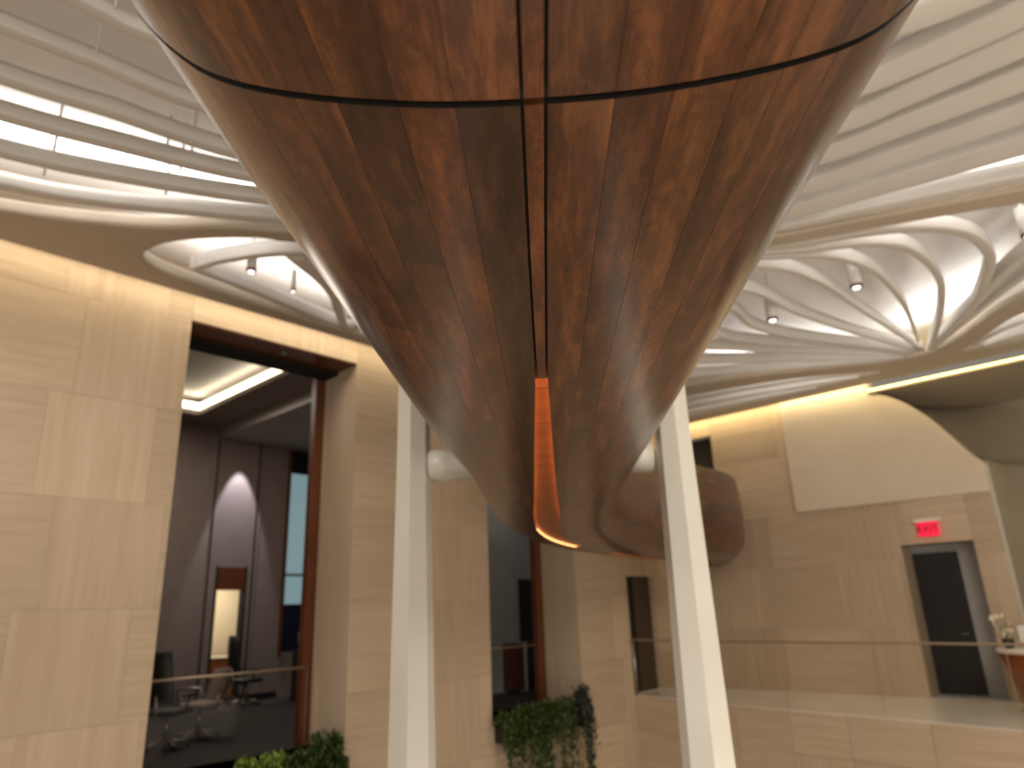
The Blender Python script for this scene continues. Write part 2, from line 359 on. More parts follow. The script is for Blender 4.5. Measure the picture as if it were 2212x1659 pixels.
# ---- rooms behind the left wall
YR = 15.67
bm = bmesh.new()
for lo, hi in (((0, 0), (7.33, 7)), ((7.33, 2.82), (8.0, 7)), ((8.0, 0), (8.92, 7)), ((8.92, 0), (9.75, .95)), ((8.92, 5.62), (9.75, 7)), ((9.75, 0), (10.4, 7))):
    add_box(bm, (lo[0], YR, lo[1]), (hi[0], YR+.2, hi[1]))
wrb = struct(bmobj('wall_room_back', bm, MROOM))
for x in (7.12, 8.14, 8.22): box('cover_strip', (x-.012, YR-.03, 0), (x+.012, YR+.01, 5.7), MDARK if x < 8.2 else MROOM, wrb)
struct(box('baseboard_room', (6, YR-.03, 0), (8.92, YR-.005, .14), MBLACK))
struct(box('wall_room_side', (10.3, 11.5, 0), (10.4, YR+.2, 7), MROOM)); struct(box('wall_second_left', (8.95, YA+.85, 0), (9.05, 11.35, 5.6), MGREYW)); struct(box('wall_room_left', (1.0, YA+.85, 0), (1.1, YR, 7), MROOM))
bm = bmesh.new()   # lower ceiling ring with tray opening
TX0, TX1, TY0, TY1 = 1.5, 6.25, 9.9, 14.9
add_box(bm, (1, YA+.85, 5.95), (7.2, TY0, 6.05)); add_box(bm, (1, TY1, 5.95), (7.2, YR+.2, 6.05))
add_box(bm, (TX1, TY0, 5.95), (7.2, TY1, 6.05)); add_box(bm, (1, TY0, 5.95), (TX0, TY1, 6.05))
struct(bmobj('ceiling_room', bm, MROOM)); struct(box('ceiling_room_tray', (1, YA+.85, 6.35), (7.2, YR+.2, 6.45), MROOMC))
struct(box('ceiling_room_beam', (7.1, YA+.85, 5.71), (10.3, YR+.2, 6.6), MROOMC))
cv = box('cove_light', (TX0, TY1-.05, 6.06), (TX1+.05, TY1+.02, 6.20), MLEDW); tag(cv, 'glowing cove light along the far edge of the room ceiling tray', 'light', 'cove lights in the ceiling tray')
cv = box('cove_light', (TX1-.02, TY0, 6.06), (TX1+.05, TY1-.05, 6.20), MLEDW); tag(cv, 'glowing cove light along the right edge of the room ceiling tray', 'light', 'cove lights in the ceiling tray')
strip('cove_lamp', (TX0, TY1-.1), (TX1, TY1-.1), 6.22, 7, (1, .9, .7), (0, -.6, 1), .08)
strip('cove_lamp', (TX1-.1, TY0), (TX1-.1, TY1), 6.22, 7, (1, .9, .7), (-.6, 0, 1), .08)
area('room_lamp', (5.5, 12.5, 5.85), (0, 0, -1), 2, 2, 60, (1, .88, .78))
spot('wallwash', (7.66, YR-.42, 5.65), (0, .20, -1), 260, (.86, .86, 1), 40, .35)
rdl = empty('round_downlight', (4.5, 12.6, 6.33)); tag(rdl, 'round glowing downlight in the ceiling tray of the left room', 'light')
root_at(rdl, [lathe('lens', [(.10, 0), (.10, .02)], (4.5, 12.6, 6.32), MLENS), lathe('trim_ring', [(.125, .0), (.125, .03)], (4.5, 12.6, 6.33), MWHITE)])
# tall backlit window
w1 = struct(empty('window_1', (9.33, YR, 1)))
MPANE = noisy('pale_teal_pane', (.30, .46, .50), (.36, .52, .56), (12, 12, .5), .3, emit=(.30, .46, .50), es=.35)
root_at(w1, [box('window_frame', (8.90, YR-.05, .90), (8.97, YR+.1, 5.66), MBROWN), box('window_frame', (9.70, YR-.05, .90), (9.78, YR+.1, 5.66), MBROWN),
             box('window_frame', (8.97, YR-.05, 5.1), (9.70, YR+.1, 5.66), MBLACK), box('pane', (8.97, YR+.02, 2.7), (9.70, YR+.06, 5.1), MPANE),
             box('pane', (8.97, YR+.02, 2.0), (9.70, YR+.06, 2.64), MPANE), box('transom', (8.97, YR-.0, 2.64), (9.70, YR+.08, 2.7), MSTEEL),
             box('lower_panel', (8.97, YR+.01, .95), (9.70, YR+.05, 2.0), mat('navy_panel', (.006, .012, .045), .4))])
# doorway in the back wall and the bright space beyond
d2 = struct(empty('door_2', (7.66, YR, 0)))
root_at(d2, [box('door_head', (7.33, YR-.01, 2.33), (8.0, YR+.12, 2.82), MBROWN), box('door_frame', (7.31, YR-.03, 0), (7.35, YR+.2, 2.84), MDARK), box('door_frame', (7.98, YR-.03, 0), (8.02, YR+.2, 2.84), MDARK)])
struct(box('wall_beyond', (6.5, 17.6, 0), (9.5, 17.7, 3.2), MPANEL)); struct(box('ceiling_beyond', (6.5, YR+.2, 2.9), (9.5, 17.7, 3.0), MWHITE))
area('beyond_lamp', (7.9, 16.6, 2.85), (0, .3, -1), 1, .8, 45, (1, .85, .6))
ct = empty('counter', (7.75, 16.9, 0)); tag(ct, 'orange-brown timber counter seen through the far doorway', 'counter')
root_at(ct, [box('body', (7.2, 16.7, 0), (8.6, 17.2, .86), MCOPPER, None, .01), box('top', (7.15, 16.65, .86), (8.65, 17.25, .9), MMARB, None, .01)])

# room behind the second opening
struct(box('wall_second_room', (8.95, 11.35, 0), (15.5, 11.5, 7), MGREYW)); struct(box('ceiling_second_room', (8.95, YA+.85, 5.6), (15.5, 11.5, 5.7), MROOM))
struct(box('wall_second_side', (15.4, YA+.85, 0), (15.5, 11.4, 5.7), MROOM))
area('second_room_lamp', (12.0, 10.3, 5.55), (0, .4, -1), 1.2, 1.0, 8, (1, .95, .92))
d3 = struct(empty('door_3', (12.9, 11.33, 0)))
root_at(d3, [box('door_leaf', (12.42, 11.29, 0), (13.3, 11.345, 2.35), MBLACK), tube('door_handle', [(12.52, 11.29, 1), (12.52, 11.25, 1), (12.64, 11.25, 1)], .01, MSTEEL)])
cb = empty('cabinet', (12.0, 11.2, 0)); tag(cb, 'low brown cabinet standing by the grey wall behind the second opening', 'cabinet')
root_at(cb, [box('body', (11.82, 11.05, .05), (12.2, 11.33, .98), MBROWN, None, .008), box('side_panel', (12.2, 11.03, 0), (12.27, 11.33, 1.0), MWHITE, None, .004),
             box('door', (11.84, 11.035, .09), (12.18, 11.05, .95), MBROWN, None, .004)])

# brown timber sliding-door posts standing in the openings
for x, lab in ((5.90, 'tall red-brown timber post at the right of the large left opening'), (11.0, 'tall red-brown timber post in the narrow second opening')):
    p = box('door_post', (x-.12, YA+.86, 0), (x+.06, YA+.99, 5.34), MBROWN, None, .006); tag(p, lab, 'post')
# small dark doorway at the far corner
d4 = struct(empty('door_4', (13.3, YA+.5, 0)))
root_at(d4, [box('door_leaf', (12.75, YA+.16, 0), (13.16, YA+.22, 2.25), MBLACK), box('side_panel', (13.16, YA+.13, 0), (13.8, YA+.2, 2.27), mat('dark_umber_panel', (.07, .045, .028), .6)),
             box('threshold', (12.75, YA, -.01), (13.8, YA+.6, .01), MMARB)])

# ---- ceiling: upper surface, lower soffit plate with organic openings, sculpted fins
ceiling = struct(box('ceiling', (-9, -9, 6.12), (XB+.4, YA+.02, 6.3), MWHITE))
def holeplate(name, outer, holes, z, th, bev, m):
    cu = bpy.data.curves.new(name, 'CURVE'); cu.dimensions = '2D'; cu.fill_mode = 'BOTH'; cu.extrude = th/2-bev; cu.bevel_depth = bev; cu.bevel_resolution = 3
    for poly in [outer]+holes:
        s = cu.splines.new('POLY'); s.points.add(len(poly)-1)
        for i, p in enumerate(poly): s.points[i].co = (p[0], p[1], 0, 1)
        s.use_cyclic_u = True
    tmp = bpy.data.objects.new('tmp', cu); COL.objects.link(tmp)
    dg = bpy.context.evaluated_depsgraph_get(); me = bpy.data.meshes.new_from_object(tmp.evaluated_get(dg)); bpy.data.objects.remove(tmp)
    for v in me.vertices: v.co.z += z+th/2
    me.materials.clear(); o = link(name, me, m); 
    for p in me.polygons: p.use_smooth = abs(p.normal.z) < .98
    return o
def sm(pts, n=6, cyc=False):
    q = [(x, y, 0) for x, y in pts]
    if cyc:
        P = q[-2:]+q+q[:2]; c = catmull(P, n); k = 2*n; c = c[k:len(c)-k-1]+[]; return [(p.x, p.y) for p in c[:len(q)*n]]
    return [(p.x, p.y) for p in catmull(q, n)]
hole1 = sm([(-7, 7.85), (-2, 7.84), (0, 7.75), (1.09, 7.57), (2.13, 7.0), (2.75, 6.42), (3.3, 6.02), (4.3, 5.2), (5.5, 4.1), (6.5, 3.15), (7.12, 2.55), (7.52, 1.66), (8.1, .32), (8.9, -1.5), (10, -4)]) + [(10, -8), (-7, -8)]
hole2 = sm([(2.33, 7.54), (2.39, 7.17), (2.62, 6.79), (3.07, 6.33), (3.45, 6.12), (4.6, 5.2), (5.8, 4.1), (6.7, 3.2), (7.28, 2.62), (7.75, 1.6), (8.35, .36), (9.2, -1.2), (9.9, -2)], 5) + \
        sm([(11.3, -.3), (11.5, .85), (12.49, 1.70), (12.93, 2.15), (12.99, 2.45), (12.95, 2.95), (12.4, 3.9), (11.8, 5.0), (11.3, 6.2), (10.6, 7.2), (9.5, 7.8), (8, 7.88), (5.4, 7.94), (4.33, 7.94), (3.35, 7.90), (2.7, 7.82), (2.42, 7.69)], 5)
hole3 = sm([(11.7, 7.3), (11.95, 6.26), (12.39, 4.62), (13.14, 3.36), (13.42, 3.12), (13.56, 3.6), (13.60, 5), (13.58, 6.9), (13.3, 7.7), (12.2, 7.8)], 5, True)
hole4 = sm([(13.28, 1.92), (12.7, 1.52), (11.95, .83), (11.75, -.4), (12.2, -1.4), (13.3, -1.2), (13.5, .3), (13.46, 1.4)], 5, True)
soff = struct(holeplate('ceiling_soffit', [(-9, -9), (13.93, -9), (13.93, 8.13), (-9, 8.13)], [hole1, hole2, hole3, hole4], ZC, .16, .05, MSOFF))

def fin(pts, w0, w1, h=.17, z=ZC+.02, tilt=0, name='ceiling_fin', taper=(0, 0), m=None, hold=0):
    c = catmull([(x, y, 0) for x, y in pts], 8); n = len(c); rings = []; vs = []; fs = []
    prof = [(-.5, .55), (-.5, .12), (-.46, .03), (-.36, 0), (.36, 0), (.46, .03), (.5, .12), (.5, .55), (.42, 1), (-.42, 1)]
    for i, p in enumerate(c):
        t = (c[min(i+1, n-1)]-c[max(i-1, 0)]).normalized(); s = Vector((t.y, -t.x, 0)); f = i/(n-1); g = max(0, (f-hold)/(1-hold)); ww = w0+(w1-w0)*g
        if taper[0]: ww *= min(1, .08+f/taper[0])
        if taper[1]: ww *= min(1, .08+(1-f)/taper[1])
        hh = h*min(1, ww/(.5*max(w0, w1))+.1)
        for a, b in prof: vs.append(Vector((p.x, p.y, 0)) + s*a*ww + Vector((0, 0, z+b*hh+tilt*(a+.5)*ww)))
    k = len(prof)
    for i in range(n-1):
        for j in range(k): fs.append((i*k+j, i*k+(j+1) % k, (i+1)*k+(j+1) % k, (i+1)*k+j))
    fs.append(tuple(range(k))[::-1]); fs.append(tuple((n-1)*k+j for j in range(k)))
    return mesh(name, vs, fs, m or MFIN, ceiling, True)
SWL = [[(-2.5, 4.6), (-.8, 4.5), (.74, 4.42), (1.27, 4.38), (2.2, 4.0)], [(-2.6, 5.15), (-.8, 5.08), (.51, 4.99), (1.05, 4.92), (1.8, 4.83), (2.7, 4.4)],
       [(-2.7, 5.8), (-.8, 5.70), (.63, 5.55), (1.31, 5.40), (2.26, 5.22), (3.1, 4.75)], [(-2.8, 6.4), (-.6, 6.26), (.74, 6.02), (1.52, 5.80), (2.52, 5.46), (3.4, 4.9)],
       [(-2.8, 7.0), (-.5, 6.85), (.86, 6.57), (1.69, 6.27), (2.79, 5.72), (3.7, 5.05)], [(-2.8, 7.5), (-.4, 7.38), (.99, 7.11), (1.71, 6.82), (2.4, 6.38), (3.01, 5.98), (4.0, 5.2)]]
SWR = [[(3.9, 2.3), (4.6, 1.1), (4.95, .3), (5.05, -1.5)], [(4.3, 2.8), (5.2, 1.4), (5.40, .5), (5.40, -1.5)],
       [(4.7, 3.2), (5.65, 1.5), (5.75, .6), (5.80, -1.5)], [(5.0, 3.4), (5.98, 1.8), (6.16, .8), (6.35, -1.5)],
       [(5.4, 3.5), (6.38, 2.1), (6.62, 1.0), (6.90, -1.5)], [(5.8, 3.6), (6.74, 2.4), (7.06, 1.2), (7.55, -1.2)]]
for i, (a, b) in enumerate(zip(SWL, SWR)):
    fin(a+b, .10 if i < 2 else .115, .34, tilt=.10, z=ZC+.02, hold=.55)
fin([(5.3, 4.35), (6.3, 3.25), (6.98, 2.5), (7.36, 1.6), (7.88, .3), (8.7, -1.5)], .10, .2, taper=(.3, 0))
LV = [([(6.2, 3.85), (7.32, 2.72), (8.03, 1.5), (8.67, .98), (9.46, .86), (10.2, .99), (11.64, 1.51), (12.80, 2.23)], .20, .07),
      ([(6.4, 4.0), (7.6, 2.6), (8.2, 1.78), (8.84, 1.48), (10.06, 1.49), (11.53, 1.85), (12.80, 2.27)], .16, .06),
      ([(6.3, 4.2), (7.5, 2.88), (8.15, 2.25), (8.95, 2.0), (10.14, 2.01), (11.2, 2.14), (12.2, 2.3)], .14, .04),
      ([(6.6, 4.3), (7.7, 3.0), (8.65, 2.61), (10.29, 2.51), (12.78, 2.36)], .10, .05),
      ([(6.9, 4.7), (8.13, 3.43), (9.53, 3.2), (10.95, 2.91), (12.75, 2.42)], .10, .05),
      ([(7.3, 5.0), (8.50, 3.86), (9.53, 3.86), (10.33, 3.67), (11.45, 3.15), (12.75, 2.5)], .11, .05),
      ([(8.0, 5.6), (9.2, 4.55), (9.9, 4.30), (10.74, 3.84), (11.64, 3.21), (12.8, 2.55)], .11, .05),
      ([(8.6, 5.9), (9.75, 4.86), (11.07, 3.97), (11.74, 3.47), (12.85, 2.62)], .12, .04),
      ([(9.2, 6.4), (10.4, 5.2), (11.49, 4.14), (12.90, 2.72)], .20, .04),
      ([(9.9, 7.0), (10.9, 5.8), (11.7, 4.6), (12.90, 2.8)], .20, .04),
      ([(12.80, 2.25), (11.9, 1.75), (11.14, 1.3), (9.92, .57), (8.6, -.6)], .05, .22),
      ([(12.80, 2.22), (11.48, 1.33), (10.73, .78), (9.6, -.2)], .05, .20)]
for p, a, b in LV: fin(p, a, b, tilt=-.10)
# left leaf: crossing fins behind the tip
for p, a, b in (([(2.9, 7.55), (3.6, 7.62), (4.6, 7.8), (5.5, 8.0)], .10, .12), ([(2.95, 7.5), (3.1, 7.1), (3.5, 6.5), (4.1, 6.0)], .07, .1),
                ([(5.2, 7.9), (4.6, 7.2), (4.3, 6.6), (4.5, 5.8)], .06, .2), ([(5.3, 7.95), (5.3, 7.0), (5.6, 6.0)], .06, .2),
                ([(5.4, 8.0), (6.2, 7.2), (7.2, 6.3)], .06, .2), ([(5.3, 7.95), (4.4, 7.0), (3.6, 6.5)], .05, .22)):
    fin(p, a, b, tilt=.08)
# fins in the narrow lens beside the right wall
for p in ([(13.3, 3.4), (12.8, 4.4), (12.3, 6.2), (12.2, 7.8)], [(13.45, 3.6), (13.15, 4.8), (12.8, 6.4), (12.8, 7.8)], [(13.5, 4.4), (13.4, 5.6), (13.2, 7.6)]):
    fin(p, .05, .18, tilt=-.1)
for p in ([(13.1, 1.7), (12.5, .9), (12.3, -.8)], [(13.3, 1.6), (13.0, .6), (12.9, -.9)]): fin(p, .05, .2, tilt=-.1)
# thin suspension rods of the fins
for x, y in ((1.0, 4.36), (1.05, 4.88), (1.18, 6.31), (2.05, 5.6), (1.93, 5.86), (2.07, 5.87), (1.23, 6.79), (2.13, 6.34)):
    tube('suspension_rod', [(x, y, 5.6), (x, y, 6.13)], .012, MFIN, ceiling, 8)

# glowing yellow cove strip above the right wall
c = box('cove_strip', (XB-.05, -1.5, 5.455), (XB+.02, 3.74, 5.50), MLEDY); tag(c, 'bright yellow cove strip running along the top of the right wall', 'light')
lz = box('ledge', (XB-.09, -1.5, 5.42), (XB+.02, 3.74, 5.455), MALC, wall_right)

# ================================================================== WOOD-CLAD WALKWAY
U = .72                                     # size of one section unit
PC = [(-2.9, -2.5), (-1.0, -.90), (.536, .43), (1.70, 1.415), (2.76, 2.31), (4.45, 3.735), (5.55, 4.62), (6.7, 5.34), (7.9, 5.85), (9.2, 6.2), (10.5, 6.38), (11.6, 6.40), (12.6, 6.62), (13.5, 7.15), (14.35, 7.6)]
path = catmull([(x, y, 0) for x, y in PC], 14)
cum = [0]
for a, b in zip(path, path[1:]): cum.append(cum[-1]+(b-a).length)
i0 = PC.index((.536, .43))*14; T0 = cum[i0] - math.hypot(.536, .43)     # t is 0 about where the camera stands
def at(t):
    s = t+T0; s = max(0, min(cum[-1]-1e-4, s)); lo, hi = 0, len(cum)-1
    while hi-lo > 1:
        m = (lo+hi)//2
        if cum[m] <= s: lo = m
        else: hi = m
    f = (s-cum[lo])/(cum[lo+1]-cum[lo]); p = path[lo].lerp(path[lo+1], f)
    def tg(i): return (path[min(i+1, len(path)-1)]-path[max(i-1, 0)]).normalized()
    d = tg(lo).lerp(tg(lo+1), f).normalized(); return p, d
SEC = [(0, 1), (.12, 1.002), (.24, 1.010), (.37, 1.027), (.5, 1.052), (.62, 1.087), (.70, 1.125), (.76, 1.172), (.81, 1.222), (.86, 1.284), (.91, 1.36), (.95, 1.452), (.98, 1.6), (1.0, 1.85), (1.005, 2.15), (.995, 2.5), (.97, 2.85), (.94, 3.10)]
sec = catmull([(a, b, 0) for a, b in SEC], 6); scum = [0]
for a, b in zip(sec, sec[1:]): scum.append(scum[-1]+(b-a).length*U)
VMAX = scum[-1]
def secat(v):
    v = max(0, min(VMAX-1e-5, v)); lo, hi = 0, len(scum)-1
    while hi-lo > 1:
        m = (lo+hi)//2
        if scum[m] <= v: lo = m
        else: hi = m
    f = (v-scum[lo])/(scum[lo+1]-scum[lo]); q = sec[lo].lerp(sec[lo+1], f); return q.x*U, q.y*U
TEND = cum[-1]-T0
def lscale(t):
    if t < 1.4: return 1.0
    if t < 3.2: return 1.0-.05*(t-1.4)/1.8
    if t < 5.2: x = (t-3.2)/2.0; x = x*x*(3-2*x); return .95-.13*x
    return .82
def surf(t, v, inset=0):
    """v > 0 right of travel, v < 0 left"""
    p, d = at(t); side = Vector((d.y, -d.x, 0)); s, z = secat(abs(v))
    if inset:
        s2, z2 = secat(abs(v)+.004); s1, z1 = secat(abs(v)-.004); q = Vector((s2-s1, z2-z1)).normalized()
        s -= q.y*inset; z += q.x*inset
    k = s*1.03 if v >= 0 else -s*lscale(t)
    return p + side*k + Vector((0, 0, EYE+z))
def nrm(t, v):
    e = .01; sg = 1 if v >= 0 else -1; av = abs(v)
    a = surf(t+e, v)-surf(t-e, v); b = surf(t, sg*(av+e))-surf(t, sg*max(av-e, 1e-6) if av > e else sg*1e-6)
    n = a.cross(b).normalized()
    if n.z > 0 and av < .6: n = -n
    p, d = at(t); side = Vector((d.y, -d.x, 0))
    if av >= .6 and n.dot(side)*sg < 0: n = -n
    return n
def slot(t):      # half width of the seam between the two sides
    if t < 2.0: return .0205
    K = [(2.0, .0205), (2.25, .0215), (2.8, .034), (3.6, .052), (4.6, .078), (5.6, .11), (6.5, .14), (8, .15), (9.5, .14), (11, .10), (13, .05), (30, .03)]
    for (a, x), (b, y) in zip(K, K[1:]):
        if t <= b: return x+(y-x)*(t-a)/(b-a)
    return .03
def patch(name, t0, t1, v0, v1, sg, m, parent, thick=.010, col=None, inset=0, edge0=None, skew=True, dt=.07):
    """one curved plank: outer face follows the hull, plus four edges"""
    nt = max(2, int(math.ceil((t1-t0)/dt))); nt = min(nt, 46); nv = max(2, int(math.ceil((v1-v0)/.035)))
    vs, ns = [], []
    for lay in (0, 1):
        for i in range(nt+1):
            for j in range(nv+1):
                t = t0+(t1-t0)*i/nt; a = edge0(t) if edge0 else v0; v = sg*(a+(v1-a)*j/nv)
                if lay == 0: vs.append(surf(t, v, inset)); ns.append(nrm(t, v))
                else: vs.append(surf(t, v, inset+thick))
    W = nv+1; M = (nt+1)*W; fs = []; outer = set()
    for i in range(nt):
        for j in range(nv):
            q = (i*W+j, i*W+j+1, (i+1)*W+j+1, (i+1)*W+j)
            c = (vs[q[1]]-vs[q[0]]).cross(vs[q[2]]-vs[q[0]])
            if c.dot(ns[q[0]]) < 0: q = q[::-1]
            outer.add(len(fs)); fs.append(q)
    for i in range(nt):
        fs.append((i*W, (i+1)*W, (i+1)*W+M, i*W+M)); fs.append((i*W+nv, i*W+nv+M, (i+1)*W+nv+M, (i+1)*W+nv))
    for j in range(nv):
        fs.append((j, j+M, j+1+M, j+1)); fs.append((nt*W+j, nt*W+j+1, nt*W+j+1+M, nt*W+j+M))
    me = bpy.data.meshes.new(name); me.from_pydata([tuple(v) for v in vs], [], fs); me.update()
    uv = me.uv_layers.new(name='UVMap'); ln = []
    for p in me.polygons:
        p.use_smooth = p.index in outer
        for li in p.loop_indices:
            vi = me.loops[li].vertex_index; k = vi % M; i, j = divmod(k, W)
            uv.data[li].uv = (t0+(t1-t0)*i/nt, v0+(v1-v0)*j/nv)
            ln.append(tuple(ns[vi]) if (p.index in outer) else tuple(p.normal))
    me.normals_split_custom_set(ln)
    me.materials.append(m); me.materials.append(MDARK)
    for p in me.polygons:
        if p.index not in outer: p.material_index = 1  # plank edges coloured dark to give the joints their shade
    o = link(name, me, None, parent)
    if col: o.color = (*col, 1)
    return o
walk = empty('walkway', (.536, .43, EYE+U)); tag(walk, 'dark stained wooden hull of the curving overhead walkway that fills the centre', 'walkway')
def wpatch(*a, **k): return patch(*a, **k)
rnd = random.Random(11)
def tint(sg, k, t):
    f = rnd.choice([.6, .78, .92, 1.0, 1.05, 1.18, 1.3]) * rnd.uniform(.94, 1.06)
    r = rnd.uniform(.96, 1.05); return (f*r, f, f*rnd.uniform(.92, 1.05))
JT = .872                                # the dark cross joint
VB = [0, .118, .205, .30, .37, .455, .54, .61, .70, .80, .92, 1.06, 1.22, 1.40, 1.62, VMAX]
panels = []
for sg in (-1, 1):
    for pi, (a, b) in enumerate(((-1.6, JT-.0075), (JT+.0075, 5.4), (5.402, 10.6), (10.602, TEND-.02))):
        pn = empty('cladding_panel', tuple(surf((a+b)/2, sg*.3))); pn.parent = walk; pn.matrix_parent_inverse = Matrix.Translation(-walk.location)
        kids = []
        for k in range(len(VB)-1):
            v0, v1 = VB[k], VB[k+1]-.0005
            t = a
            while t < b-.02:
                far = t > 5
                Lp = rnd.uniform(.5, 1.5) if not far else rnd.uniform(1.8, 3.2)
                if k == 0: Lp = rnd.uniform(2.0, 3.0)
                if k > 9: Lp = rnd.uniform(2.2, 4)
                t1 = min(b, t+Lp)
                if b-t1 < .35: t1 = b
                c = tint(sg, k, t)
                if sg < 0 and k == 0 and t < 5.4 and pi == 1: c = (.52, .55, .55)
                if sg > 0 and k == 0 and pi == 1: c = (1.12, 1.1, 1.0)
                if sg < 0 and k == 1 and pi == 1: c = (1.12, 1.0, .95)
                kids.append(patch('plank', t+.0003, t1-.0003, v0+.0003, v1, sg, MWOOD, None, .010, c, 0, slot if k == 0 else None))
                t = t1
        for o in kids: o.parent = pn; o.matrix_parent_inverse = Matrix.Translation(-(pn.location))
# dark carcass behind the planks, rim, inner lining and deck
def sheet(name, t0, t1, vlist, inset, m, step=.14):
    vs, fs = [], []; nt = int((t1-t0)/step)+1
    for i in range(nt+1):
        t = t0+(t1-t0)*i/nt
        for v in vlist: vs.append(surf(t, v if abs(v) > 1e-9 else 1e-6, inset))
    k = len(vlist)
    for i in range(nt):
        for j in range(k-1): fs.append((i*k+j, i*k+j+1, (i+1)*k+j+1, (i+1)*k+j))
    o = mesh(name, vs, fs, m, None, True); return o
half = [j*VMAX/22 for j in range(23)]
kids = [sheet('carcass', -1.6, 2.05, [-v for v in half[::-1]]+half[1:], .016, MDARK),
        sheet('carcass', 2.05, TEND-.02, [-v for v in half[::-1] if v > .19]+[-.165], .016, MDARK),
        sheet('carcass', 2.05, TEND-.02, [.165]+[v for v in half if v > .19], .016, MDARK),
        sheet('inner_lining', -1.6, TEND-.02, [-v for v in half[::-1] if v > .5], .07, MWHITE),
        sheet('inner_lining', -1.6, TEND-.02, [v for v in half if v > .5], .07, MWHITE)]
# rim and deck
def strip_mesh(name, fa, fb, t0, t1, m, step=.14):
    vs, fs = [], []; nt = int((t1-t0)/step)+1
    for i in range(nt+1):
        t = t0+(t1-t0)*i/nt; vs += [fa(t), fb(t)]
    for i in range(nt): fs.append((2*i, 2*i+1, 2*i+3, 2*i+2))
    return mesh(name, vs, fs, m)
for sg in (-1, 1):
    kids.append(strip_mesh('rim', lambda t: surf(t, sg*(VMAX-.002)), lambda t: surf(t, sg*(VMAX-.002), .07), -1.6, TEND-.02, MWOOD))
kids.append(strip_mesh('deck', lambda t: surf(t, -.62, .07)+Vector((0, 0, .05)), lambda t: surf(t, .62, .07)+Vector((0, 0, .05)), -1.6, TEND-.02, MCARPET))
# centre fillet between the two black gaps, then the lit slot
for a, b in ((-1.6, JT-.0075), (JT+.0075, 2.20)):
    vs, fs = [], []; nt = 30; cut = []
    for i in range(nt+1):
        t = a+(b-a)*i/nt; g = .0145 if t < 1.5 else .0145-.002*(t-1.5)/.7
        for v in (-g, g):
            for ins in (0, .012): vs.append(surf(t, v, ins))
    for i in range(nt):
        q = 4*i; fs += [(q, q+4, q+6, q+2), (q+1, q+3, q+7, q+5), (q, q+1, q+5, q+4), (q+2, q+6, q+7, q+3)]
    fs += [(0, 2, 3, 1), (4*nt, 4*nt+1, 4*nt+3, 4*nt+2)]
    o = mesh('centre_strip', vs, fs, MWOOD); o.color = (1.25, 1.15, 1.1, 1)
    uvl = o.data.uv_layers.new(name='UVMap')
    for p in o.data.polygons:
        for li in p.loop_indices:
            vi = o.data.loops[li].vertex_index; uvl.data[li].uv = (a+(b-a)*(vi//4)/nt, (vi % 4)*.012)
    kids.append(o)
# slot lining: copper-toned boards in a shallow channel with LED lines along both lips
D = .055
tb = [2.2, 2.5, 3.02, 4.0, 4.9, 6.0, 7.4, 9.0, 10.6, 12.2, 13.6]
for a, b in zip(tb, tb[1:]):
    kids.append(strip_mesh('slot_board', lambda t: surf(t, -.16, D), lambda t: surf(t, .16, D), a+.003, b-.003, MCOPPER, .1))
for sg in (-1, 1):
    kids.append(strip_mesh('slot_cheek', lambda t: surf(t, sg*(slot(t)+.004), .010), lambda t: surf(t, sg*(slot(t)+.004), D+.02), 2.2, 13.6, MCOPPER, .1))
    kids.append(strip_mesh('led_line', lambda t: surf(t, sg*(slot(t)+.0035), .040), lambda t: surf(t, sg*(slot(t)+.0035), .048), 2.2, 13.6, MLEDO, .1))
fl = patch('slot_filler', 9.2, 10.6, 0, .13, 1, MWOOD, None, .012, (.6, .55, .5), .004); kids.append(fl)
fl = patch('slot_filler', 9.2, 10.6, 0, .13, -1, MWOOD, None, .012, (.6, .55, .5), .004); kids.append(fl)
kids.append(strip_mesh('slot_end', lambda t: surf(2.2, .03*(t-1.5)*2, .0), lambda t: surf(2.2, .03*(t-1.5)*2, D+.02), 1, 2, MCOPPER, .5))
for o in kids: o.parent = walk; o.matrix_parent_inverse = Matrix.Translation(-walk.location)

# ---- two white columns and the round cross tube that carries the walkway
a40 = rad(40.5); fwd = Vector((math.cos(a40), math.sin(a40), 0)); sid = Vector((math.sin(a40), -math.cos(a40), 0))
def column(name, cx, cy, out, label, wtop, wbot):
    e = empty(name, (cx, cy, GZ)); vs = []
    zs = [(GZ, wbot*1.12), (.7, wbot), (2.9, wtop), (5.6, wtop*.96)]
    for z, w_ in zs:
        # plan: front face, outer chamfer, back, inner return
        pl = [(-.5, .1), (-.40, -.22), (.02, -.40), (.50, .02), (.36, .42), (-.30, .42)]
        for s, f in pl: vs.append(Vector((cx, cy, z)) + sid*(s*w_*out) + fwd*(f*w_))
    k = 6; fs = [(i*k+j, i*k+(j+1) % k, (i+1)*k+(j+1) % k, (i+1)*k+j) for i in range(3) for j in range(k)] + [tuple(range(k)), tuple(3*k+j for j in range(k))]
    bm = bmesh.new(); V = [bm.verts.new(v) for v in vs]
    for f in fs: bm.faces.new([V[i] for i in f])
    bmesh.ops.bevel(bm, geom=[x for x in bm.edges if abs((x.verts[0].co-x.verts[1].co).normalized().z) > .8], offset=.008, segments=2, affect='EDGES')
    o = bmobj('shaft', bm, MCOL); pl = box('base_plate', (cx-.3, cy-.3, GZ), (cx+.3, cy+.3, GZ+.04), MSTEEL, None, .01)
    root_at(e, [o, pl]); tag(e, label, 'column'); return e
column('column', 3.305, 4.03, -1, 'white faceted steel column left of the overhead walkway', .245, .315)
column('column', 4.50, 2.52, 1, 'white faceted steel column right of the overhead walkway, in front of its far bend', .25, .33)
ca = Vector((3.405, 3.955, 2.725)); cb_ = Vector((4.475, 2.705, 2.725)); dd = (cb_-ca).normalized()
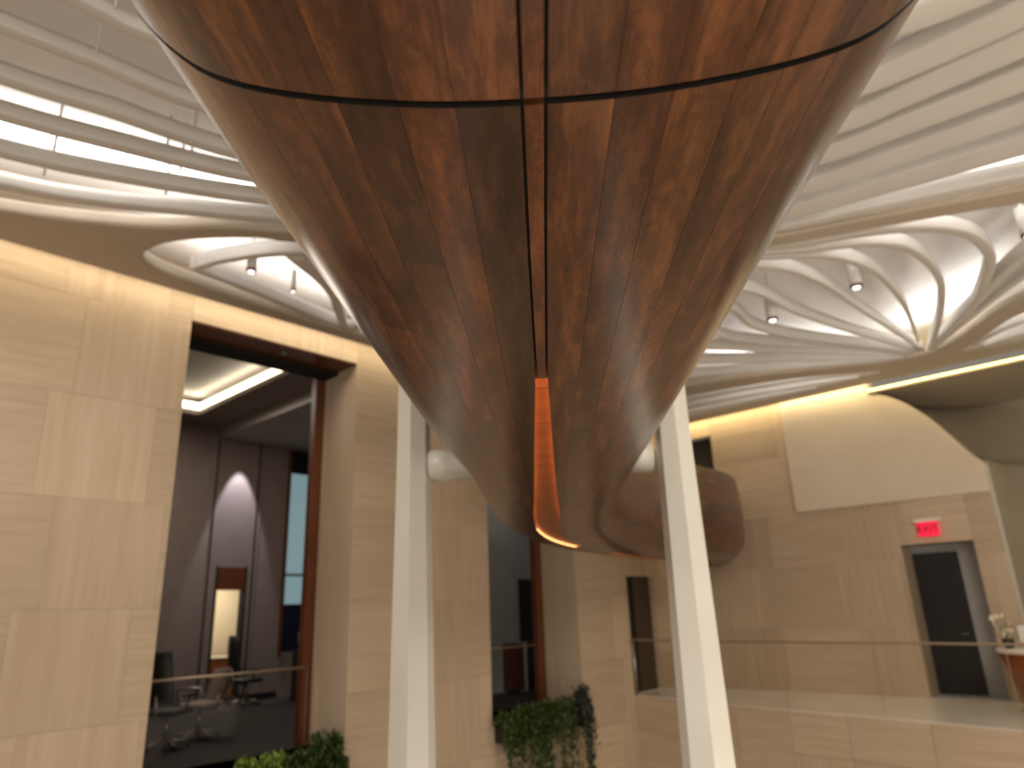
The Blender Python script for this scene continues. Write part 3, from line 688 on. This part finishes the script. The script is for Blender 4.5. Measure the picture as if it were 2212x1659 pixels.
ct_ = tube('cross_tube', [ca, ca+dd*.13, ca+dd*.14, cb_-dd*.14, cb_-dd*.13, cb_], [.118, .118, .112, .112, .118, .118], MCOL, None, 28)
tag(ct_, 'round white steel cross tube joining the two columns behind the walkway', 'tube')

# ================================================================== RAILINGS
def railing(label, pts, z1, post=False, step=2, hyp=None):
    P = [Vector((x, y, 0)) for x, y in pts]; e = empty('glass_railing', tuple(P[0])); tag(e, label, 'railing'); ks = []
    ks.append(tube('handrail', [(p.x, p.y, z1) for p in P], .016, MBRONZE, None, 8))
    for i in range(0, len(P)-1, step):
        seg = P[i:i+step+1]; vs = []; d0 = (seg[1]-seg[0]).normalized()*.012; d1_ = (seg[-1]-seg[-2]).normalized()*.012
        seg = [seg[0]+d0]+seg[1:-1]+[seg[-1]-d1_]
        for p in seg:
            for z in (-.12, z1-.02): vs.append((p.x, p.y, z))
        fs = [(2*j, 2*j+2, 2*j+3, 2*j+1) for j in range(len(seg)-1)]
        nv = len(vs); n = Vector((seg[-1].y-seg[0].y, seg[0].x-seg[-1].x, 0)).normalized()*.012
        vs += [(v[0]+n.x, v[1]+n.y, v[2]) for v in vs]; fs += [tuple(nv+q for q in f[::-1]) for f in fs]
        fs += [(0, 1, nv+1, nv), (nv-2, nv+nv-2, nv+nv-1, nv-1)] + [(2*j+1, 2*j+3, nv+2*j+3, nv+2*j+1) for j in range(len(seg)-1)]
        ks.append(mesh('glass_panel', vs, fs, MGLASS))
    for p in P[::step]:
        bm = bmesh.new(); add_box(bm, (p.x-.004, p.y-.004, .02), (p.x+.004, p.y+.004, z1-.02)); ks.append(bmobj('clamp', bm, MBRONZE))
    if post: ks.append(tube('end_post', [(P[0].x+.02, P[0].y-.06, -.1), (P[0].x+.02, P[0].y-.06, z1+.03)], .025, MSTEEL, None, 10))
    root_at(e, ks)
rb = [(x-.02, y) for x, y in ebs]
railing('long glass railing with thin metal handrail along the right balcony edge', rb, 1.02, True, 6)
railing('glass railing with pale handrail across the large left opening', [(3.42, 9.40), (4.7, 9.40), (5.82, 9.40)], 1.02)
railing('glass railing across the narrow second opening', [(8.71, 9.6), (9.8, 9.6), (11.04, 9.6)], 1.02)

# ================================================================== SMALL OBJECTS
# ceiling spotlights
def spotlight(x, y, lab, r=.075, h=.16, z=None):
    z = z or ZC+.08
    e = empty('spotlight', (x, y, z)); tag(e, lab, 'spotlight', 'cylinder spotlights under the sculpted ceiling')
    MBODY = MWHITE
    b_ = lathe('body', [(r, -h), (r, h), (r*.5, h+.01), (r*.2, h+.02), (r*.2, 6.13-z)], (x, y, z), MBODY)
    rg_ = lathe('trim_ring', [(r*1.02, -h-.03), (r*1.02, -h), (r*.8, -h)], (x, y, z), MBROWN)
    ln_ = lathe('lens', [(r*.55, -h-.045), (r*.7, -h-.02)], (x, y, z), MLENS); root_at(e, [b_, rg_, ln_])
    spot('spot_lamp', (x, y, z-h-.08), (0, 0, -1), 60, SOFT, 80, .8, .06)
spotlight(8.95, 2.22, 'white cylinder spotlight in the middle of the right ceiling leaf')
spotlight(9.2, 3.42, 'smaller looking white cylinder spotlight nearest the walkway on the right')
spotlight(9.0, .42, 'white cylinder spotlight at the right border of the picture')
spotlight(3.35, 6.98, 'white cylinder spotlight in the left ceiling leaf', .055, .11)
spotlight(3.95, 7.10, 'tilted slim grey spotlight deeper in the left ceiling leaf', .03, .12)

# exit sign
ex = empty('exit_sign', (XB-.05, 3.2, 2.8)); tag(ex, 'small red exit sign above the dark doorway in the right wall', 'sign')
MRED = mat('red_acrylic', (.75, .01, .03), .3, emit=(1, .015, .07), es=.5)
tx = bpy.data.curves.new('exit_text', 'FONT'); tx.body = 'EXIT'; tx.size = .17; tx.extrude = .004; tx.align_x = 'CENTER'; tx.align_y = 'CENTER'
to = bpy.data.objects.new('tmp', tx); COL.objects.link(to); dg = bpy.context.evaluated_depsgraph_get()
tm = bpy.data.meshes.new_from_object(to.evaluated_get(dg)); bpy.data.objects.remove(to); tm.materials.clear()
Mx = Matrix(((0, 0, -1, XB-.096), (-1, 0, 0, 3.2), (0, 1, 0, 2.785), (0, 0, 0, 1))); tm.transform(Mx)
root_at(ex, [box('sign_body', (XB-.09, 3.03, 2.66), (XB-.06, 3.37, 2.91), MRED, None, .006), box('mount', (XB-.11, 2.99, 2.91), (XB+.01, 3.41, 2.965), MWHITE, None, .006),
             link('lettering', tm, mat('dark_red_letters', (.22, .0, .01), .4))])

# reception desk with orchids and a screen at the right border
dk = empty('reception_desk', (12.95, 1.95, 0)); tag(dk, 'tapered orange-brown timber reception desk at the right border', 'desk')
bm = bmesh.new()
def ring(z, r): return [bm.verts.new((13.1+r*math.cos(q), 1.75+r*1.0*math.sin(q)*.95, z)) for q in [2*math.pi*k/28 for k in range(28)]]
rs = [ring(0, .42), ring(.3, .48), ring(.6, .56), ring(.83, .63)]
for a, b in zip(rs, rs[1:]):
    for k in range(28): bm.faces.new((a[k], a[(k+1) % 28], b[(k+1) % 28], b[k]))
bm.faces.new(rs[0][::-1]); bm.faces.new(rs[-1])
body = bmobj('desk_body', bm, noisy('cherry_veneer', (.20, .05, .012), (.30, .085, .022), (2, 2, 25), .35), None, True)
top = lathe('desk_top', [(.64, 0), (.66, .015), (.66, .045), (.64, .06)], (13.1, 1.75, .83), MMARB, None, 32)
for v in top.data.vertices: v.co.y = 1.75+(v.co.y-1.75)*.95
root_at(dk, [body, top])
orc = empty('potted_orchid', (12.95, 2.17, .89)); tag(orc, 'cream white orchid in a small black pot on the reception desk', 'plant')
ks = [lathe('pot', [(.05, 0), (.075, .06), (.08, .13), (.065, .13)], (12.95, 2.17, .89), MPLAST)]
MPET = mat('cream_petal', (.85, .78, .58), .5); MPET.node_tree.nodes['Principled BSDF'].inputs['Subsurface Weight'].default_value = .1
MSTEM = mat('green_stem', (.08, .14, .03), .5); r5 = random.Random(4)
for s in range(4):
    p0 = Vector((12.95, 2.17, 1.0)); tip = p0 + Vector((r5.uniform(-.1, .1), r5.uniform(-.05, .22), r5.uniform(.2, .33)))
    ks.append(tube('stem', [p0, p0.lerp(tip, .5)+Vector((0, 0, .06)), tip], .005, MSTEM, None, 6))
me_p = None
for s in range(16):
    bm = bmesh.new()
    for k in range(5):
        q = 2*math.pi*k/5; c = Vector((math.cos(q), math.sin(q), .2)); t = Vector((-math.sin(q), math.cos(q), 0))
        V = [bm.verts.new(v*.045) for v in (Vector((0, 0, 0)), c*.5+t*.4, c*1.1+Vector((0, 0, .15)), c*.5-t*.4)]; bm.faces.new(V)
    M_ = Matrix.Translation((12.95+r5.uniform(-.10, .10), 2.20+r5.uniform(-.13, .14), 1.14+r5.uniform(-.06, .20))) @ Matrix.Rotation(r5.uniform(0, 6), 4, 'Z') @ Matrix.Rotation(r5.uniform(.6, 2.2), 4, 'Y')
    bm.transform(M_); ks.append(bmobj('flower', bm, MPET))
root_at(orc, ks)
sc = empty('monitor', (13.0, 1.85, .89)); tag(sc, 'back of a small white monitor on the reception desk beside the orchid', 'monitor')
root_at(sc, [box('housing', (12.96, 1.62, .97), (12.99, 2.02, 1.20), MWHITE, None, .006), box('foot', (12.92, 1.75, .89), (13.06, 1.92, .90), MWHITE), box('neck', (12.98, 1.81, .9), (13.0, 1.86, 1.0), MWHITE)])

# office chairs in the left room
def chair(loc, rz, lab, MB, hi, loop):
    x, y = loc; e = empty('office_chair', (x, y, 0)); R = Matrix.Translation((x, y, 0)) @ Matrix.Rotation(rz, 4, 'Z'); ks = []
    def put(o, pr=None): o.data.transform(R); ks.append(o); return o
    bm = bmesh.new(); add_box(bm, (-.25, -.25, .44), (.25, .25, .52), .03); put(bmobj('seat', bm, MB, None, True))
    n = 7; vs = []; 
    for i in range(n):
        f = i/(n-1); z = .58+hi*f; hw = .23*(1-.25*f*f); yy = .25+.03*math.sin(f*3)+.10*f
        vs += [(-hw, yy-.02, z), (0, yy+.02, z), (hw, yy-.02, z), (hw, yy+.02, z), (0, yy+.06, z), (-hw, yy+.02, z)]
    fs = [(i*6+j, i*6+(j+1) % 6, (i+1)*6+(j+1) % 6, (i+1)*6+j) for i in range(n-1) for j in range(6)] + [tuple(range(6)), tuple((n-1)*6+j for j in range(6))]
    put(mesh('backrest', vs, fs, MB, None, True))
    put(tube('gas_lift', [(0, 0, .1), (0, 0, .44)], [.035, .025], MSTEEL, None, 10)); put(tube('back_support', [(0, .05, .42), (0, .3, .42), (0, .33, .75)], .02, MSTEEL, None, 8))
    for s in (-1, 1):
        if loop: put(tube('armrest', [(s*.27, -.15, .46), (s*.30, -.2, .7), (s*.30, -.1, .74), (s*.30, .22, .74), (s*.27, .28, .6)], .018, MSTEEL, None, 8))
        else: put(tube('armrest', [(s*.26, 0, .47), (s*.3, 0, .66), (s*.3, -.14, .69), (s*.3, .14, .69)], .018, MPLAST, None, 8))
    for k in range(5):
        q = 2*math.pi*k/5; c_, s_ = math.cos(q), math.sin(q)
        put(tube('base_leg', [(0, 0, .12), (.30*c_, .30*s_, .075)], [.028, .016], MSTEEL, None, 8))
        put(tube('caster', [(.30*c_-.02*s_, .30*s_+.02*c_, .032), (.30*c_+.02*s_, .30*s_-.02*c_, .032)], .03, MPLAST, None, 10))
    root_at(e, ks); tag(e, lab, 'chair'); return e
chair((4.66, 11.1), 2.2, 'black high-backed office chair leftmost behind the left glass railing', MPLAST, .72, False)
chair((5.30, 11.5), 3.6, 'grey office chair with looping metal arms right of the black one', MROOM, .42, True)
chair((7.85, 15.0), 1.6, 'black chair standing in front of the bright far doorway', MPLAST, .8, False)
st = empty('water_cooler', (9.0, 14.7, 0)); tag(st, 'dark upright stand with a pale round top beside the tall window', 'cooler')
root_at(st, [box('cabinet', (8.82, 14.52, 0), (9.18, 14.88, 1.02), MPLAST, None, .02), lathe('bottle', [(.06, 0), (.07, .05), (.13, .10), (.135, .34), (.11, .40)], (9.0, 14.7, 1.02), mat('frosted_bottle', (.35, .42, .46), .2))])

# planters with trailing plants on the sills of the two openings
def leaf_mesh(seed):
    r = random.Random(seed); bm = bmesh.new(); s = .05
    V = [bm.verts.new(v) for v in ((0, 0, 0), (s*.45, s*.5, .008), (s*.35, s*1.1, .0), (0, s*1.5, -.012), (-s*.35, s*1.1, 0), (-s*.45, s*.5, .008), (0, s*.7, -.006))]
    for i in range(6): bm.faces.new((V[i], V[(i+1) % 6], V[6]))
    return bm
def foliage_mat(name, c1, c2):
    m = noisy(name, c1, c2, (30, 30, 30), .4); b = m.node_tree.nodes['Principled BSDF']; b.inputs['Transmission Weight'].default_value = 0
    return m
MLEAF = foliage_mat('ivy_leaf', (.010, .022, .003), (.06, .10, .010)); MLEAFB = foliage_mat('bright_leaf', (.05, .11, .01), (.22, .30, .03))
MLEAFD = foliage_mat('dusky_leaf', (.02, .022, .018), (.06, .065, .05))
def plant(x, y, z, wd, drop, n, lab, grp, m, seed, top=.12):
    r = random.Random(seed); e = empty('trailing_plant', (x, y, z)); bm = bmesh.new(); bs = bmesh.new(); base = leaf_mesh(1)
    tmp = bpy.data.meshes.new('t'); base.to_mesh(tmp); base.free()
    lv = [v.co.copy() for v in tmp.vertices]; lf = [tuple(p.vertices) for p in tmp.polygons]; bpy.data.meshes.remove(tmp)
    def leaf(p, sc):
        M_ = Matrix.Translation(p) @ Matrix.Rotation(r.uniform(0, 6.3), 4, 'Z') @ Matrix.Rotation(r.uniform(-.5, 1.9), 4, 'X') @ Matrix.Scale(sc, 4)
        V = [bm.verts.new(M_ @ c) for c in lv]
        for f in lf: bm.faces.new([V[i] for i in f])
    for k in range(n):
        x0 = x+r.uniform(-wd, wd); L_ = drop*r.choice([.3, .4, .8, .95, 1.1]); sx = r.uniform(-.05, .05)
        pts = [Vector((x0, y+.05, z)), Vector((x0, y-.06, z+top*r.uniform(.3, .9))), Vector((x0+sx*.3, y-.15, z-.05)), Vector((x0+sx, y-.17, z-L_*.5)), Vector((x0+sx*1.5, y-.16, z-L_))]
        c = catmull(pts, 4); tube_bm(bs, c, .004, 4)
        for q in c:
            for _ in range(3): leaf(q+Vector((r.gauss(0, .022), r.gauss(0, .022), r.gauss(0, .02))), r.uniform(.7, 1.3))
        for q in range(int(L_/.05)):
            f = q/(L_/.05); p = pts[2].lerp(pts[4], f); leaf(p+Vector((r.gauss(0, .02), r.gauss(0, .02), 0)), r.uniform(.6, 1.2)*(1-.4*f))
    for k in range(n*7):
        leaf(Vector((x+r.uniform(-wd, wd), y+r.uniform(-.14, .10), z+r.uniform(-.05, top))), r.uniform(.8, 1.4))
    f_ = bmobj('foliage', bm, m); f_['kind'] = 'stuff'; s_ = bmobj('stems', bs, MSTEM); root_at(e, [f_, s_]); tag(e, lab, 'plant', grp)
def planter(x0, x1, y, lab):
    e = empty('planter', ((x0+x1)/2, y, -.32)); root_at(e, [box('trough', (x0, y-.12, -.30), (x1, y+.10, -.02), MBLACK, None, .01), box('soil', (x0+.02, y-.10, -.04), (x1-.02, y+.08, -.012), MCARPET)]); tag(e, lab, 'planter')
planter(3.45, 5.86, YA-.11, 'dark trough on the sill below the large left opening')
planter(8.72, 11.02, YA-.11, 'dark trough on the sill below the narrow second opening')
g1 = 'plants in the trough of the large left opening'; g2 = 'plants trailing from the trough of the second opening'
plant(4.66, YA-.14, -.02, .28, .5, 16, 'bright green trailing plant at the left end of the lower left planting', g1, MLEAFB, 1, .16)
plant(5.08, YA-.14, -.02, .22, .5, 14, 'dull olive trailing plant in the middle of the lower left planting', g1, MLEAF, 2, .12)
plant(5.50, YA-.14, 0, .20, .5, 18, 'taller bushy green plant at the right end of the lower left planting', g1, MLEAF, 3, .26)
for i, (x, wd, dr, n_, tp, m_2, lab) in enumerate(((8.88, .22, 1.2, 16, .12, MLEAF, 'leftmost trailing plant under the narrow second opening, with the bright leaf tips'),
        (9.32, .22, 1.6, 16, .18, MLEAF, 'second trailing plant from the left under the narrow second opening, with long strands'),
        (9.75, .22, 1.1, 14, .22, MLEAF, 'middle trailing plant under the narrow second opening'),
        (10.22, .22, 1.4, 14, .22, MLEAF, 'trailing plant right of the middle under the narrow second opening, thin strands below'),
        (10.80, .14, 1.4, 16, .34, MLEAFD, 'dusky grey-green plant at the right end under the narrow second opening'))):
    plant(x, YA-.14, -.02, wd, dr, n_, lab, g2, m_2, 20+i, tp)
